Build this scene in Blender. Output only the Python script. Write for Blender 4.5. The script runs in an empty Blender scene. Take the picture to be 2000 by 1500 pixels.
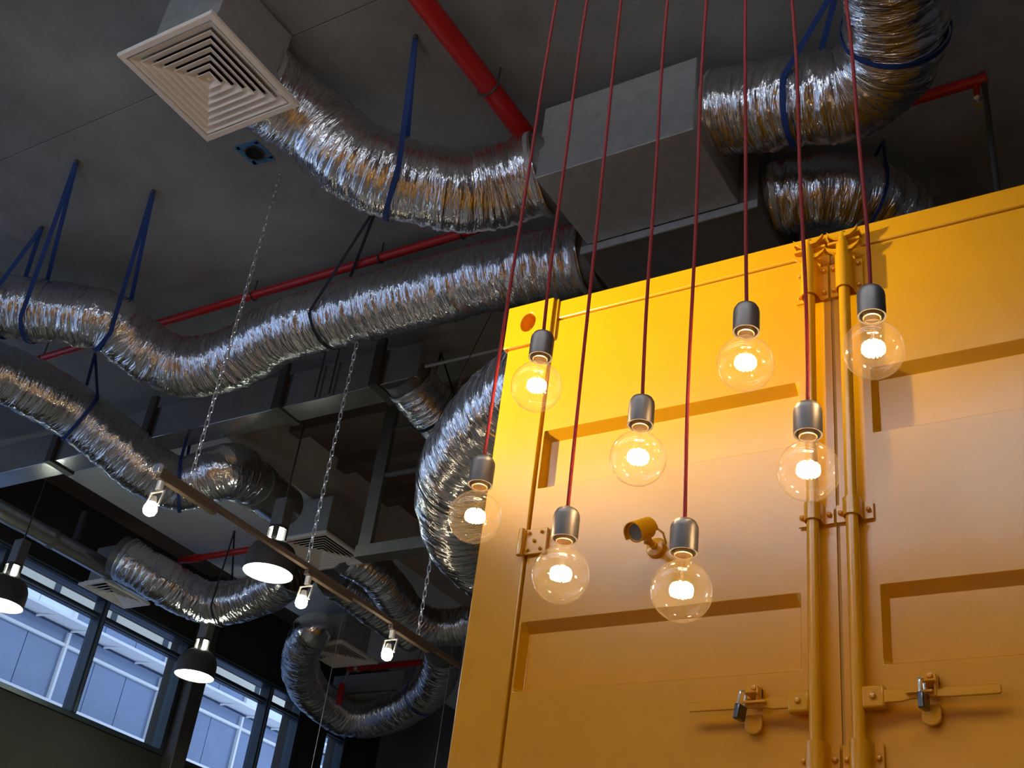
import bpy, bmesh, math, random
import numpy as np
from mathutils import Vector, Matrix

# ------------------------------------------------------------------ camera, world, exposure
S = bpy.context.scene
COL = S.collection
FPX, PIT, ROLL, YAW = 2366.1, math.radians(32.1), math.radians(8.06), math.radians(35.0)
_fw = Vector((-math.sin(YAW)*math.cos(PIT), math.cos(YAW)*math.cos(PIT), math.sin(PIT)))
_r = Vector((math.cos(YAW), math.sin(YAW), 0)); _u = _r.cross(_fw)
_R = _r*math.cos(ROLL) + _u*math.sin(ROLL)
_U = -_r*math.sin(ROLL) + _u*math.cos(ROLL)
cam = bpy.data.objects.new('camera', bpy.data.cameras.new('camera')); COL.objects.link(cam)
cam.data.sensor_width = 36; cam.data.lens = FPX*36/2000; cam.data.clip_start = .05; cam.data.clip_end = 200
cam.matrix_world = Matrix((( _R.x, _U.x, -_fw.x, 0), (_R.y, _U.y, -_fw.y, 0), (_R.z, _U.z, -_fw.z, 0), (0, 0, 0, 1)))
S.camera = cam
S.view_settings.view_transform = 'Standard'; S.view_settings.look = 'None'
S.view_settings.exposure = 0.0; S.view_settings.gamma = 1.0; S.view_settings.use_curve_mapping = False
# eye of the photographer is the origin: floor at -1.6, slab soffit at 4.45
FLOOR, CEIL = -1.6, 4.45

W = bpy.data.worlds.new('sky'); S.world = W; W.use_nodes = True
wn, wl = W.node_tree.nodes, W.node_tree.links
wn.clear()
wo = wn.new('ShaderNodeOutputWorld'); wb = wn.new('ShaderNodeBackground'); wt = wn.new('ShaderNodeTexCoord')
wz = wn.new('ShaderNodeTexNoise'); wz.inputs['Scale'].default_value = 2.2; wz.inputs['Detail'].default_value = 5
wr = wn.new('ShaderNodeValToRGB')
wr.color_ramp.elements[0].position = .38; wr.color_ramp.elements[0].color = (.36, .50, .86, 1)
wr.color_ramp.elements[1].position = .66; wr.color_ramp.elements[1].color = (.80, .88, 1.0, 1)
wl.new(wt.outputs['Generated'], wz.inputs['Vector']); wl.new(wz.outputs['Fac'], wr.inputs['Fac'])
wl.new(wr.outputs['Color'], wb.inputs['Color']); wb.inputs['Strength'].default_value = 2.1
wl.new(wb.outputs['Background'], wo.inputs['Surface'])

def spot(name, loc, aim, power, size, angle, blend, color):
    l = bpy.data.lights.new(name, 'SPOT'); l.energy = power; l.shadow_soft_size = size
    l.spot_size = math.radians(angle); l.spot_blend = blend; l.color = color
    o = bpy.data.objects.new(name, l); COL.objects.link(o)
    o.location = loc; o.rotation_euler = (Vector(aim)-Vector(loc)).to_track_quat('-Z', 'Y').to_euler()
    return o
# beam of the track spotlight that lights the container doors (its fixture hangs on the front track)
KEY_POS = (-4.6, .9, 2.5)
spot('container_spot_beam', KEY_POS, (-1.88, 3.04, 2.43), 1600, .06, 28, 1.0, (1, 1, .7))
PEND_GLOW, BATTEN_GLOW, SPOT_GLOW, FILAMENT_GLOW = 70, 17, 90, 160

# ------------------------------------------------------------------ pixel -> point on a real plane
def ray(x, y):
    return _R*((x-1000)/FPX) - _U*((y-750)/FPX) + _fw
def onX(x, y, X): d = ray(x, y); return d*(X/d.x)
def onY(x, y, Y): d = ray(x, y); return d*(Y/d.y)
def onZ(x, y, Z): d = ray(x, y); return d*(Z/d.z)

# ------------------------------------------------------------------ mesh builder
class MB:
    def __init__(s): s.v = []; s.f = []
    def add(s, vs, fs):
        n = len(s.v); s.v += [tuple(p) for p in vs]; s.f += [tuple(i+n for i in f) for f in fs]; return s
    def box(s, a, b, M=None):
        x0, y0, z0 = a; x1, y1, z1 = b
        vs = [(x0,y0,z0),(x1,y0,z0),(x1,y1,z0),(x0,y1,z0),(x0,y0,z1),(x1,y0,z1),(x1,y1,z1),(x0,y1,z1)]
        if M: vs = [M @ Vector(p) for p in vs]
        return s.add(vs, [(3,2,1,0),(4,5,6,7),(0,1,5,4),(1,2,6,5),(2,3,7,6),(3,0,4,7)])
    def cbox(s, c, d, M=None):
        if M is None:
            return s.box([c[i]-d[i]/2 for i in range(3)], [c[i]+d[i]/2 for i in range(3)])
        return s.box([-d[i]/2 for i in range(3)], [d[i]/2 for i in range(3)], Matrix.Translation(c) @ M.to_4x4())
    def rings(s, rs, closed=True, cap0=False, cap1=False):
        n = len(rs[0]); vs = [p for r in rs for p in r]; fs = []
        for i in range(len(rs)-1):
            for j in range(n if closed else n-1):
                k = (j+1) % n; fs.append((i*n+j, i*n+k, (i+1)*n+k, (i+1)*n+j))
        if cap0: fs.append(tuple(range(n-1, -1, -1)))
        if cap1: fs.append(tuple((len(rs)-1)*n+j for j in range(n)))
        return s.add(vs, fs)
    def cyl(s, p0, p1, r0, r1=None, n=16, cap=True):
        p0 = Vector(p0); p1 = Vector(p1); r1 = r0 if r1 is None else r1
        q = (p1-p0).to_track_quat('Z', 'Y'); a = q @ Vector((1,0,0)); b = q @ Vector((0,1,0))
        R = lambda p, r: [p+a*(r*math.cos(t*2*math.pi/n))+b*(r*math.sin(t*2*math.pi/n)) for t in range(n)]
        return s.rings([R(p0, r0), R(p1, r1)], True, cap, cap)
    def lathe(s, prof, c=(0,0,0), n=32, q=None, cap0=False, cap1=False):
        c = Vector(c); rs = []
        for r, z in prof:
            ring = [Vector((r*math.cos(t*2*math.pi/n), r*math.sin(t*2*math.pi/n), z)) for t in range(n)]
            if q: ring = [q @ p for p in ring]
            rs.append([c+p for p in ring])
        return s.rings(rs, True, cap0, cap1)
    def tube(s, pts, r, n=8, closed=False, cap=True):
        pts = [Vector(p) for p in pts]; m = len(pts); rs = []; up = None
        for i, p in enumerate(pts):
            t = (pts[(i+1) % m]-pts[i-1]) if closed else (pts[min(i+1, m-1)]-pts[max(i-1, 0)])
            t.normalize()
            if up is None: up = t.orthogonal().normalized()
            up = (up-t*up.dot(t)).normalized(); b = t.cross(up)
            rr = r[i] if isinstance(r, (list, tuple)) else r
            rs.append([p+up*(rr*math.cos(k*2*math.pi/n))+b*(rr*math.sin(k*2*math.pi/n)) for k in range(n)])
        if closed: rs.append(rs[0]); cap = False
        return s.rings(rs, True, cap, cap)
    def ribbon(s, pts, nrm, w, th):
        # flat band: width w along the given side vectors, thickness th
        rs = []
        for p, (side, out) in zip(pts, nrm):
            p = Vector(p); a = side*(w/2); b = out*(th/2)
            rs.append([p-a-b, p+a-b, p+a+b, p-a+b])
        return s.rings(rs, True, True, True)
    def prism(s, poly, d, M=None):
        # poly in xz, extruded along +y by d
        n = len(poly); vs = [Vector((x, 0, z)) for x, z in poly]+[Vector((x, d, z)) for x, z in poly]
        if M: vs = [M @ p for p in vs]
        return s.add(vs, [tuple(range(n)), tuple(range(2*n-1, n-1, -1))]+[(i, i+n, (i+1) % n+n, (i+1) % n) for i in range(n)])

def link(o, parent=None):
    COL.objects.link(o)
    if parent: o.parent = parent
    return o
def mesh(name, mb, mat, origin=(0,0,0), smooth=40):
    me = bpy.data.meshes.new(name); o = Vector(origin)
    me.from_pydata([tuple(Vector(p)-o) for p in mb.v], [], mb.f)
    bm = bmesh.new(); bm.from_mesh(me); bmesh.ops.recalc_face_normals(bm, faces=bm.faces); bm.to_mesh(me); bm.free()
    if smooth:
        me.polygons.foreach_set('use_smooth', [True]*len(me.polygons)); me.set_sharp_from_angle(angle=math.radians(smooth))
    me.materials.append(mat); return me
ORG = {}
def part(name, mb, mat, parent, smooth=40, bevel=0, label=None):
    org = ORG[parent.name]
    o = link(bpy.data.objects.new(name, mesh(name, mb, mat, org, smooth)), parent); ORG[o.name] = org
    if bevel:
        b = o.modifiers.new('edge', 'BEVEL'); b.width = bevel; b.segments = 2; b.limit_method = 'ANGLE'
    if label: o['label'] = label
    return o
def tag(o, label=None, cat=None, group=None, kind=None):
    if label: o['label'] = label
    if cat: o['category'] = cat
    if group: o['group'] = group
    if kind: o['kind'] = kind
    return o
def thing(name, loc, label, cat, group=None, kind=None):
    o = link(bpy.data.objects.new(name, None)); o.location = loc; o.empty_display_size = .05; ORG[o.name] = Vector(loc)
    return tag(o, label, cat, group, kind)
def solo(name, mb, mat, loc, label=None, cat=None, group=None, kind=None, smooth=40, bevel=0):
    o = link(bpy.data.objects.new(name, mesh(name, mb, mat, loc, smooth))); o.location = loc; ORG[o.name] = Vector(loc)
    if bevel:
        b = o.modifiers.new('edge', 'BEVEL'); b.width = bevel; b.segments = 2; b.limit_method = 'ANGLE'
    return tag(o, label, cat, group, kind)
def struct(name, mb, mat, loc=(0,0,0), label=None, bevel=0):
    return solo(name, mb, mat, loc, label, None, None, 'structure', bevel=bevel)
def copy_tree(o, parent=None):
    c = o.copy(); COL.objects.link(c); c.parent = parent
    for ch in list(o.children): copy_tree(ch, c)
    return c

# ------------------------------------------------------------------ materials
def mat(name, base, rough=.5, metal=0., **kw):
    m = bpy.data.materials.new(name); m.use_nodes = True; nt = m.node_tree; b = nt.nodes['Principled BSDF']
    b.inputs['Base Color'].default_value = (*base, 1); b.inputs['Roughness'].default_value = rough; b.inputs['Metallic'].default_value = metal
    if 'coat' in kw: b.inputs['Coat Weight'].default_value = kw['coat']; b.inputs['Coat Roughness'].default_value = kw.get('coat_rough', .2)
    if 'spec' in kw: b.inputs['Specular IOR Level'].default_value = kw['spec']
    if 'emit' in kw:
        b.inputs['Emission Color'].default_value = (*kw['emit'], 1); b.inputs['Emission Strength'].default_value = kw['glow']
    if 'noise' in kw:
        sc, lo, hi = kw['noise']
        t = nt.nodes.new('ShaderNodeTexCoord'); n = nt.nodes.new('ShaderNodeTexNoise'); r = nt.nodes.new('ShaderNodeValToRGB')
        n.inputs['Scale'].default_value = sc; n.inputs['Detail'].default_value = 7; n.inputs['Roughness'].default_value = .62
        r.color_ramp.elements[0].position = .3; r.color_ramp.elements[1].position = .72
        r.color_ramp.elements[0].color = (*[c*lo for c in base], 1); r.color_ramp.elements[1].color = (*[min(1, c*hi) for c in base], 1)
        nt.links.new(t.outputs['Object'], n.inputs['Vector']); nt.links.new(n.outputs['Fac'], r.inputs['Fac'])
        nt.links.new(r.outputs['Color'], b.inputs['Base Color'])
        if 'bump' in kw:
            bs, bd = kw['bump']
            n2 = nt.nodes.new('ShaderNodeTexNoise'); n2.inputs['Scale'].default_value = bs; n2.inputs['Detail'].default_value = 4
            bu = nt.nodes.new('ShaderNodeBump'); bu.inputs['Strength'].default_value = 1; bu.inputs['Distance'].default_value = bd
            nt.links.new(t.outputs['Object'], n2.inputs['Vector']); nt.links.new(n2.outputs['Fac'], bu.inputs['Height'])
            nt.links.new(bu.outputs['Normal'], b.inputs['Normal'])
    return m
YEL = mat('yellow_gloss_paint', (.74, .305, .0), .23, coat=.5, coat_rough=.21, spec=.5, noise=(3.0, .93, 1.03), bump=(9, .0012))
YELD = mat('yellow_gasket', (.45, .22, .01), .6)
CONC = mat('board_marked_concrete', (.27, .28, .28), .85, noise=(.9, .60, 1.36), bump=(30, .002))
BANDP = mat('grey_band_window_lit', (.70, .72, .76), .8, noise=(1.5, .92, 1.05))  # smooth grey band, lightened to stand in for window light on it
DARKC = mat('dark_painted_soffit', (.17, .13, .115), .7, noise=(2, .8, 1.2))
WALLM = mat('dark_grey_plaster', (.16, .16, .17), .8, noise=(2, .85, 1.15), bump=(40, .001))
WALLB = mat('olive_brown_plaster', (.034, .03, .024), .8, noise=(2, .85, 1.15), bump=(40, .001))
FLOORM = mat('polished_concrete_floor', (.27, .26, .25), .4, noise=(1.5, .8, 1.2))
GALV = mat('galvanised_sheet', (.42, .43, .43), .45, .4, noise=(14, .85, 1.12))
GALVD = mat('dull_galvanised_sheet', (.17, .17, .165), .5, .35, noise=(10, .85, 1.12))
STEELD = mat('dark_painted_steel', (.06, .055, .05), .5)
RED = mat('red_sprinkler_paint', (.52, .012, .010), .38, noise=(8, .9, 1.05))
CORD = mat('red_braided_fabric', (.27, .006, .009), .8, noise=(260, .75, 1.15), bump=(420, .0006))
BLUE = mat('blue_webbing', (.010, .045, .22), .7, noise=(120, .8, 1.15))
BLACKS = mat('black_webbing', (.012, .012, .016), .7)
CREAM = mat('cream_powder_coat', (.93, .87, .80), .5, noise=(5, .95, 1.03))
ALU = mat('satin_aluminium', (.20, .18, .175), .45, .8)
SHEET = mat('bright_galvanised_sheet', (.52, .53, .54), .24, .85, noise=(9, .88, 1.1))
YOKE = mat('polished_yoke_metal', (.85, .84, .82), .35, .35)
LOCKM = mat('dull_steel', (.16, .16, .17), .28, 1.0)
CHROME = mat('bright_chrome', (.88, .89, .91), .24, .85)
BRASS = mat('lamp_cap_brass', (.75, .55, .35), .35, .8)
BRONZE = mat('bronze_track_paint', (.13, .10, .075), .55, .1)
FRAME = mat('blue_grey_aluminium', (.055, .075, .095), .35, .4)
FRAMEL = mat('mill_finish_aluminium', (.22, .27, .32), .35, .6)
EXTW = mat('white_fascia', (.80, .82, .84), .5)
EXTC = mat('cream_fascia', (.86, .82, .68), .6)
EXTG = mat('pale_spandrel_panel', (.78, .86, .93), .45)
TAPE = mat('blue_masking_tape', (.05, .20, .42), .7)
HOLE = mat('black_void', (.008, .008, .008), .9)
LENSM = mat('camera_front_glass', (.20, .17, .14), .12, coat=1., coat_rough=.05)
def emis(name, c, s):
    m = bpy.data.materials.new(name); m.use_nodes = True; n = m.node_tree.nodes; n.clear()
    e = n.new('ShaderNodeEmission'); o = n.new('ShaderNodeOutputMaterial'); e.inputs[0].default_value = (*c, 1); e.inputs[1].default_value = s
    m.node_tree.links.new(e.outputs[0], o.inputs[0]); return m
PENDE = emis('discharge_lamp_glow', (.93, 1.0, .80), PEND_GLOW)
BATE = emis('fluorescent_glow', (.90, .95, 1.0), BATTEN_GLOW)
SPOTE = emis('halogen_glow', (1, .80, .52), SPOT_GLOW)
FILE_ = emis('tungsten_glow', (1, .66, .32), FILAMENT_GLOW)
def pane(name, tint, refl_ior=1.5, glow_veil=0., veil_tint=(1, 1, 1)):
    m = bpy.data.materials.new(name); m.use_nodes = True; nt = m.node_tree; n = nt.nodes; n.clear()
    o = n.new('ShaderNodeOutputMaterial'); t = n.new('ShaderNodeBsdfTransparent'); g = n.new('ShaderNodeBsdfGlossy')
    lw = n.new('ShaderNodeLayerWeight'); lw.inputs['Blend'].default_value = .5
    pw = n.new('ShaderNodeMath'); pw.operation = 'POWER'; pw.inputs[1].default_value = 5
    fr = n.new('ShaderNodeMath'); fr.operation = 'MULTIPLY_ADD'; fr.inputs[1].default_value = .85; fr.inputs[2].default_value = .035
    nt.links.new(lw.outputs['Facing'], pw.inputs[0]); nt.links.new(pw.outputs[0], fr.inputs[0]); mx = n.new('ShaderNodeMixShader')
    t.inputs[0].default_value = (*tint, 1); g.inputs['Roughness'].default_value = .02
    nt.links.new(fr.outputs[0], mx.inputs[0]); nt.links.new(t.outputs[0], mx.inputs[1]); nt.links.new(g.outputs[0], mx.inputs[2])
    last = mx
    if glow_veil:  # translucent mix added so the bulb glass glows warm around its filament
        d = n.new('ShaderNodeBsdfTranslucent'); d.inputs[0].default_value = (*veil_tint, 1)
        m2 = n.new('ShaderNodeMixShader'); m2.inputs[0].default_value = glow_veil
        nt.links.new(mx.outputs[0], m2.inputs[1]); nt.links.new(d.outputs[0], m2.inputs[2]); last = m2
    nt.links.new(last.outputs[0], o.inputs[0]); return m
GLASS = pane('clear_bulb_glass', (.985, .97, .95), 1.45, .014, (1, .85, .6))
WGLASS = pane('window_glass', (.90, .94, .96), 1.35)
def facade_glass():
    m = mat('blue_curtain_wall_glass', (.15, .21, .34), .25, 0, coat=1., coat_rough=.08, noise=(.7, .8, 1.25)); return m
EXTB = facade_glass()
def foil_mat():
    m = mat('crinkled_aluminium_foil', (.80, .79, .80), .20, 1.0); nt = m.node_tree; b = nt.nodes['Principled BSDF']
    uv = nt.nodes.new('ShaderNodeUVMap'); mp = nt.nodes.new('ShaderNodeMapping'); mp.inputs['Scale'].default_value = (55, 7, 1)
    n1 = nt.nodes.new('ShaderNodeTexNoise'); n1.inputs['Scale'].default_value = 1; n1.inputs['Detail'].default_value = 3; n1.inputs['Distortion'].default_value = 1.2
    mp2 = nt.nodes.new('ShaderNodeMapping'); mp2.inputs['Scale'].default_value = (120, 40, 1)
    n2 = nt.nodes.new('ShaderNodeTexVoronoi'); n2.inputs['Scale'].default_value = 1
    bu = nt.nodes.new('ShaderNodeBump'); bu.inputs['Distance'].default_value = .012; bu.inputs['Strength'].default_value = .9
    bu2 = nt.nodes.new('ShaderNodeBump'); bu2.inputs['Distance'].default_value = .003; bu2.inputs['Strength'].default_value = .7
    L = nt.links.new
    L(uv.outputs[0], mp.inputs[0]); L(mp.outputs[0], n1.inputs['Vector']); L(uv.outputs[0], mp2.inputs[0]); L(mp2.outputs[0], n2.inputs['Vector'])
    L(n1.outputs['Fac'], bu.inputs['Height']); L(n2.outputs['Distance'], bu2.inputs['Height']); L(bu.outputs[0], bu2.inputs['Normal']); L(bu2.outputs[0], b.inputs['Normal'])
    return m
FOIL = foil_mat()

# ------------------------------------------------------------------ room shell
XL, XR, YF, YB, TOP = -9.8, 4.2, -6.0, 12.2, 5.05
b = MB(); b.box((XL-.3, YF-.3, FLOOR-.2), (XR+.3, YB+.3, FLOOR)); struct('floor', b, FLOORM, (0,0,FLOOR), 'grey polished concrete floor')
ceil = thing('ceiling', (0, 0, CEIL), 'grey concrete slab ceiling with board joints and dark raised bays', None, kind='structure')
for y0, y1 in ((YF, -4.5), (-4.5, -2.1), (-2.1, .3), (.3, 2.7), (2.7, 5.63)):
    b = MB(); b.box((-6.2, y0+.0015, CEIL), (XR, y1-.0015, TOP)); part('slab', b, CONC, ceil, bevel=.003)
    b = MB(); b.box((XL, y0+.0015, CEIL+.03), (-6.206, y1-.0015, TOP)); part('slab', b, CONC, ceil, bevel=.003)
for y0, y1 in ((5.63, 7.9), (7.9, 10.2), (10.2, YB)):
    b = MB(); b.box((-8.54, y0+.0015, CEIL), (-6.63, y1-.0015, TOP)); part('band_beam', b, BANDP, ceil, bevel=.003)
b = MB(); b.box((-6.63, 5.63, TOP-.1), (XR, YB, TOP)); part('raised_bay', b, DARKC, ceil)
b = MB(); b.box((XL, 5.63, TOP-.1), (-8.54, YB, TOP)); part('raised_bay', b, DARKC, ceil)
for i in range(9):   # timber-like battens under the raised bay
    y = 6.3+i*.65
    b = MB(); b.box((-6.6, y, TOP-.22), (XR, y+.12, TOP-.1)); part('joist', b, DARKC, ceil, 0)
b = MB(); b.box((XR, YF, FLOOR), (XR+.3, YB, TOP)); struct('wall_right', b, WALLM, (XR, 0, FLOOR), 'dark grey right wall')
b = MB(); b.box((XL-.3, YB, FLOOR), (XR, YB+.3, TOP)); struct('wall_back', b, WALLM, (0, YB, FLOOR), 'dark blue grey rear wall')
# window wall on the left
ZB, ZT = 2.97, 4.21
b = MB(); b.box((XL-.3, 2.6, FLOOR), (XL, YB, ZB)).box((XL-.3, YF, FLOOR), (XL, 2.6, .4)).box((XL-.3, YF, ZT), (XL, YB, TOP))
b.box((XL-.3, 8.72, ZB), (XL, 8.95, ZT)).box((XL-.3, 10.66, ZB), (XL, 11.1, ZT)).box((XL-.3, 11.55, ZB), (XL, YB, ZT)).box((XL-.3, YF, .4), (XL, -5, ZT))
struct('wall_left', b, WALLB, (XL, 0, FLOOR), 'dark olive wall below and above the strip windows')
b = MB(); b.box((XL, 8.74, FLOOR), (XL+.16, 8.93, TOP-.1)); struct('column', b, STEELD, (XL, 8.8, FLOOR), 'dark steel column between the two strip windows', bevel=.01)
wi = 0
for y0, y1, mull in ((-5, -1.2, (-3.8, -2.5)), (-1.2, 2.6, (0., 1.3)), (2.6, 6.28, (4.0, 5.1)), (6.28, 8.72, (7.5,)), (8.95, 10.66, (10.06,)), (11.1, 11.55, ())):
    wi += 1; ZB = .4 if y1 < 3 else 2.97
    w = thing('window_%d' % wi, (XL, y0, ZB), 'strip window with blue grey aluminium frame in the left wall', None, kind='structure')
    fr = MB(); fr.box((XL-.12, y0, ZB), (XL+.02, y1, ZB+.05)).box((XL-.12, y0, ZT-.06), (XL+.02, y1, ZT))
    fr.box((XL-.12, y0, ZB+.05), (XL+.02, y0+.05, ZT-.06)).box((XL-.12, y1-.05, ZB+.05), (XL+.02, y1, ZT-.06))
    part('window_frame', fr, FRAME, w, bevel=.004)
    tr = MB(); tr.box((XL-.10, y0+.05, 3.955), (XL-.02, y1-.05, 4.02)); part('transom', tr, FRAME, w, bevel=.004)
    tl = MB(); tl.box((XL-.02, y0+.05, 3.965), (XL+.005, y1-.05, 3.98)).box((XL+.02, y0, ZT-.03), (XL+.035, y1, ZT-.018)).box((XL+.02, y0, ZT-.055), (XL+.03, y1, ZT-.045))
    part('frame_bead', tl, FRAMEL, w)
    for my in mull:
        q = MB(); q.box((XL-.12, my-.035, ZB+.05), (XL+.03, my+.035, ZT-.06)); mm = part('mullion', q, FRAME, w, bevel=.004)
        q = MB(); q.box((XL+.03, my-.012, ZB+.05), (XL+.045, my+.012, ZT-.06)); part('mullion_bead', q, FRAMEL, mm)
    ys = [y0+.05]+[v for m_ in mull for v in (m_-.035, m_+.035)]+[y1-.05]
    for k in range(0, len(ys), 2):
        q = MB(); q.box((XL-.07, ys[k], ZB+.05), (XL-.064, ys[k+1], 3.955)).box((XL-.07, ys[k], 4.02), (XL-.064, ys[k+1], ZT-.06))
        part('pane', q, WGLASS, w, 0)
b = MB(); b.box((XL-.3, 2.62, ZB-.01), (XL-.12, 11.55, ZB+.012)); struct('trim_1', b, EXTW, (XL, 0, ZB), 'white outer window sill flashing')
# front wall behind the photographer: tall shop-front glazing
b = MB(); b.box((XL-.3, YF-.3, FLOOR), (XR+.3, YF, .6)).box((XL-.3, YF-.3, 2.7), (XR+.3, YF, TOP))
xs = [XL-.3, -9.2]; 
for i in range(3): xs += [-9.2+i*2.6+2.35, -9.2+(i+1)*2.6]
xs[-1] = XR+.3
for k in range(0, len(xs), 2): b.box((xs[k], YF-.3, .6), (xs[k+1], YF, 2.7))
struct('wall_front', b, WALLM, (0, YF, FLOOR), 'dark wall with shop-front openings')
for i in range(3):
    x0 = -9.2+i*2.6; x1 = x0+2.35; wi += 1
    w = thing('window_%d' % wi, (x0, YF, .6), 'tall shop-front window', None, kind='structure')
    fr = MB(); fr.box((x0, YF-.2, .6), (x1, YF-.08, .67)).box((x0, YF-.2, 2.63), (x1, YF-.08, 2.7)).box((x0, YF-.2, .67), (x0+.06, YF-.08, 2.63)).box((x1-.06, YF-.2, .67), (x1, YF-.08, 2.63)).box((x0+.06, YF-.2, 1.6), (x1-.06, YF-.08, 1.66))
    part('window_frame', fr, FRAME, w)
    q = MB(); q.box((x0+.06, YF-.15, .67), (x1-.06, YF-.144, 1.6)).box((x0+.06, YF-.15, 1.66), (x1-.06, YF-.144, 2.63)); part('pane', q, WGLASS, w, 0)

# ------------------------------------------------------------------ neighbouring building outside the strip windows
nb = thing('office_building', (-14, 12, FLOOR), 'blue glazed office facade with white ledge outside the strip windows', 'building')
FX = -14.0
q = MB(); q.box((FX-3, 3, FLOOR), (FX-.06, 21, 9)); part('core', q, EXTB, nb)
for i in range(28):
    y0 = 4.245+i*.6
    q = MB(); q.box((FX-.05, y0+.006, 2.0), (FX, y0+.594, 5.07)); part('glass_panel', q, EXTB, nb, 0)
    pale = (9.0 < y0+.3 < 10.25) or (13.8 < y0+.3 < 14.4) or (14.6 < y0+.3 < 15.3) or (7.2 < y0+.3 < 8.5)
    q = MB(); q.box((FX-.05, y0+.006, 5.38), (FX, y0+.594, 7.5)); part('spandrel_panel' if pale else 'glass_panel', q, EXTG if pale else EXTB, nb, 0)
for i in range(8):
    y0 = 4.86+i*1.8
    q = MB(); q.box((FX, y0-.02, 2.0), (FX+.06, y0+.02, 5.27)); part('mullion', q, EXTW, nb, 0)
    q = MB(); q.box((FX, y0-.02, 5.38), (FX+.06, y0+.02, 7.5)); part('mullion', q, EXTW, nb, 0)
q = MB(); q.box((FX, 3, 5.07), (FX+.05, 21, 5.11)); part('white_rail', q, EXTW, nb, 0)
q = MB(); q.box((FX, 3, 4.20), (FX+.09, 21, 4.33)); part('white_rail', q, EXTW, nb, 0)
q = MB(); q.box((FX-.02, 3, 5.11), (FX, 21, 5.3)); part('dark_recess', q, EXTB, nb, 0)
q = MB(); q.box((FX, 3, 5.335), (FX+.34, 21, 5.375)); part('ledge', q, EXTW, nb, 0)
for i in range(26):
    y0 = 4.32+i*.612
    q = MB(); q.tube([(FX+.30, y0, 5.345), (FX+.02, y0-.16, 5.30)], .014, 6); part('ledge_bracket', q, EXTW, nb)
# cream eaves beam just outside the panes, with dark brackets between its lengths
eb = thing('eaves_beam', (-11.5, 8, 4.65), 'cream eaves beam in lengths between dark brackets outside the upper panes', 'beam')
for i in range(-7, 9):
    y0 = 6.414+i*.865
    q = MB(); q.box((-11.56, y0, 4.70), (-11.5, y0+.78, 5.02)); part('beam_length', q, EXTC, eb, 0)
    q = MB(); q.box((-11.60, y0+.78, 4.68), (-11.49, y0+.865, 5.04)); part('bracket', q, FRAME, eb, 0)

# ------------------------------------------------------------------ shipping container
YC = 3.044
CXL, CXR, CZB, CZT = -2.173, .268, .08, 2.672
b = MB(); b.box((CXL-.05, YC+.1, FLOOR), (CXR+.05, 9.2, CZB-.005)); solo('plinth', b, WALLM, (-1, YC, FLOOR), 'dark raised plinth carrying the yellow shipping container', 'plinth')
sc = thing('shipping_container', (-.95, YC, CZB), 'large yellow shipping container with double doors seen from below', 'container')
q = MB()  # corrugated side walls
for sx in (CXL+.03, CXR-.03):
    pts = []; y = YC+.16
    sgn = 1 if sx < -1 else -1
    while y < 9.05:
        pts += [(0, y), (0, y+.07), (.036, y+.138), (.036, y+.21)]; y += .278
    rs = [[(sx+sgn*dx, yy, CZB+.15), (sx+sgn*dx, yy, CZT-.06)] for dx, yy in pts]
    q.rings(rs, closed=False)
part('side_wall', q, YEL, sc, 30)
q = MB(); q.box((CXL, YC+.18, CZT-.06), (CXR, 9.1, CZT-.03)); part('roof', q, YEL, sc)
q = MB(); q.box((CXL, YC+.1, CZB), (CXL+.06, 9.1, CZB+.15)).box((CXR-.06, YC+.1, CZB), (CXR, 9.1, CZB+.15)).box((CXL, 9.05, CZB), (CXR, 9.1, CZT-.06)).box((CXL, YC+.1, CZT-.1), (CXL+.06, 9.1, CZT-.031)); part('side_rail', q, YEL, sc)
for x0, x1 in ((CXL, -1.988), (.078, CXR)):
    q = MB(); q.box((x0, YC, CZB+.12), (x1, YC+.16, CZT-.185)); part('corner_post', q, YEL, sc, bevel=.006)
q = MB(); q.box((-1.985, YC+.004, 2.583), (.075, YC+.12, CZT-.006)); part('door_header', q, YEL, sc, bevel=.006)
q = MB(); q.box((-1.985, YC+.012, CZB), (.075, YC+.12, CZB+.12)); part('door_sill', q, YEL, sc, bevel=.006)
def casting(x0, x1, z0, z1, hx, hz):
    q = MB(); n = 40; yo, yb = YC-.012, YC+.17
    out, inn, inb = [], [], []
    for k in range(n):
        t = 2*math.pi*k/n; c, s_ = math.cos(t), math.sin(t)
        inn.append((hx+.031*c, yo, hz+.041*s_)); inb.append((hx+.031*c, yo+.06, hz+.041*s_))
        dx, dz = c, s_
        ts = []
        if dx > 1e-6: ts.append((x1-hx)/dx)
        if dx < -1e-6: ts.append((x0-hx)/dx)
        if dz > 1e-6: ts.append((z1-hz)/dz)
        if dz < -1e-6: ts.append((z0-hz)/dz)
        m_ = min(ts); out.append([hx+dx*m_, yo, hz+dz*m_])
    for cx, cz in ((x0, z0), (x1, z0), (x0, z1), (x1, z1)):
        k = min(range(n), key=lambda i: (out[i][0]-cx)**2+(out[i][2]-cz)**2); out[k] = [cx, yo, cz]
    back = [(p[0], yb, p[2]) for p in out]
    q.rings([back, out, inn, inb], True, True, True)
    return part('corner_casting', q, YEL, sc, 30, bevel=.003)
casting(CXL-.012, -1.988, 2.487, CZT+.004, -2.09, 2.588)
casting(.078, CXR+.012, 2.487, CZT+.004, .18, 2.588)
casting(CXL-.012, -1.988, CZB-.004, CZB+.12, -2.09, CZB+.06)
casting(.078, CXR+.012, CZB-.004, CZB+.12, .18, CZB+.06)
q = MB(); q.box((-1.988, YC-.002, 2.49), (-1.972, YC+.03, CZT)); part('weld_bar', q, YEL, sc, bevel=.003)
DEP = .036
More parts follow.
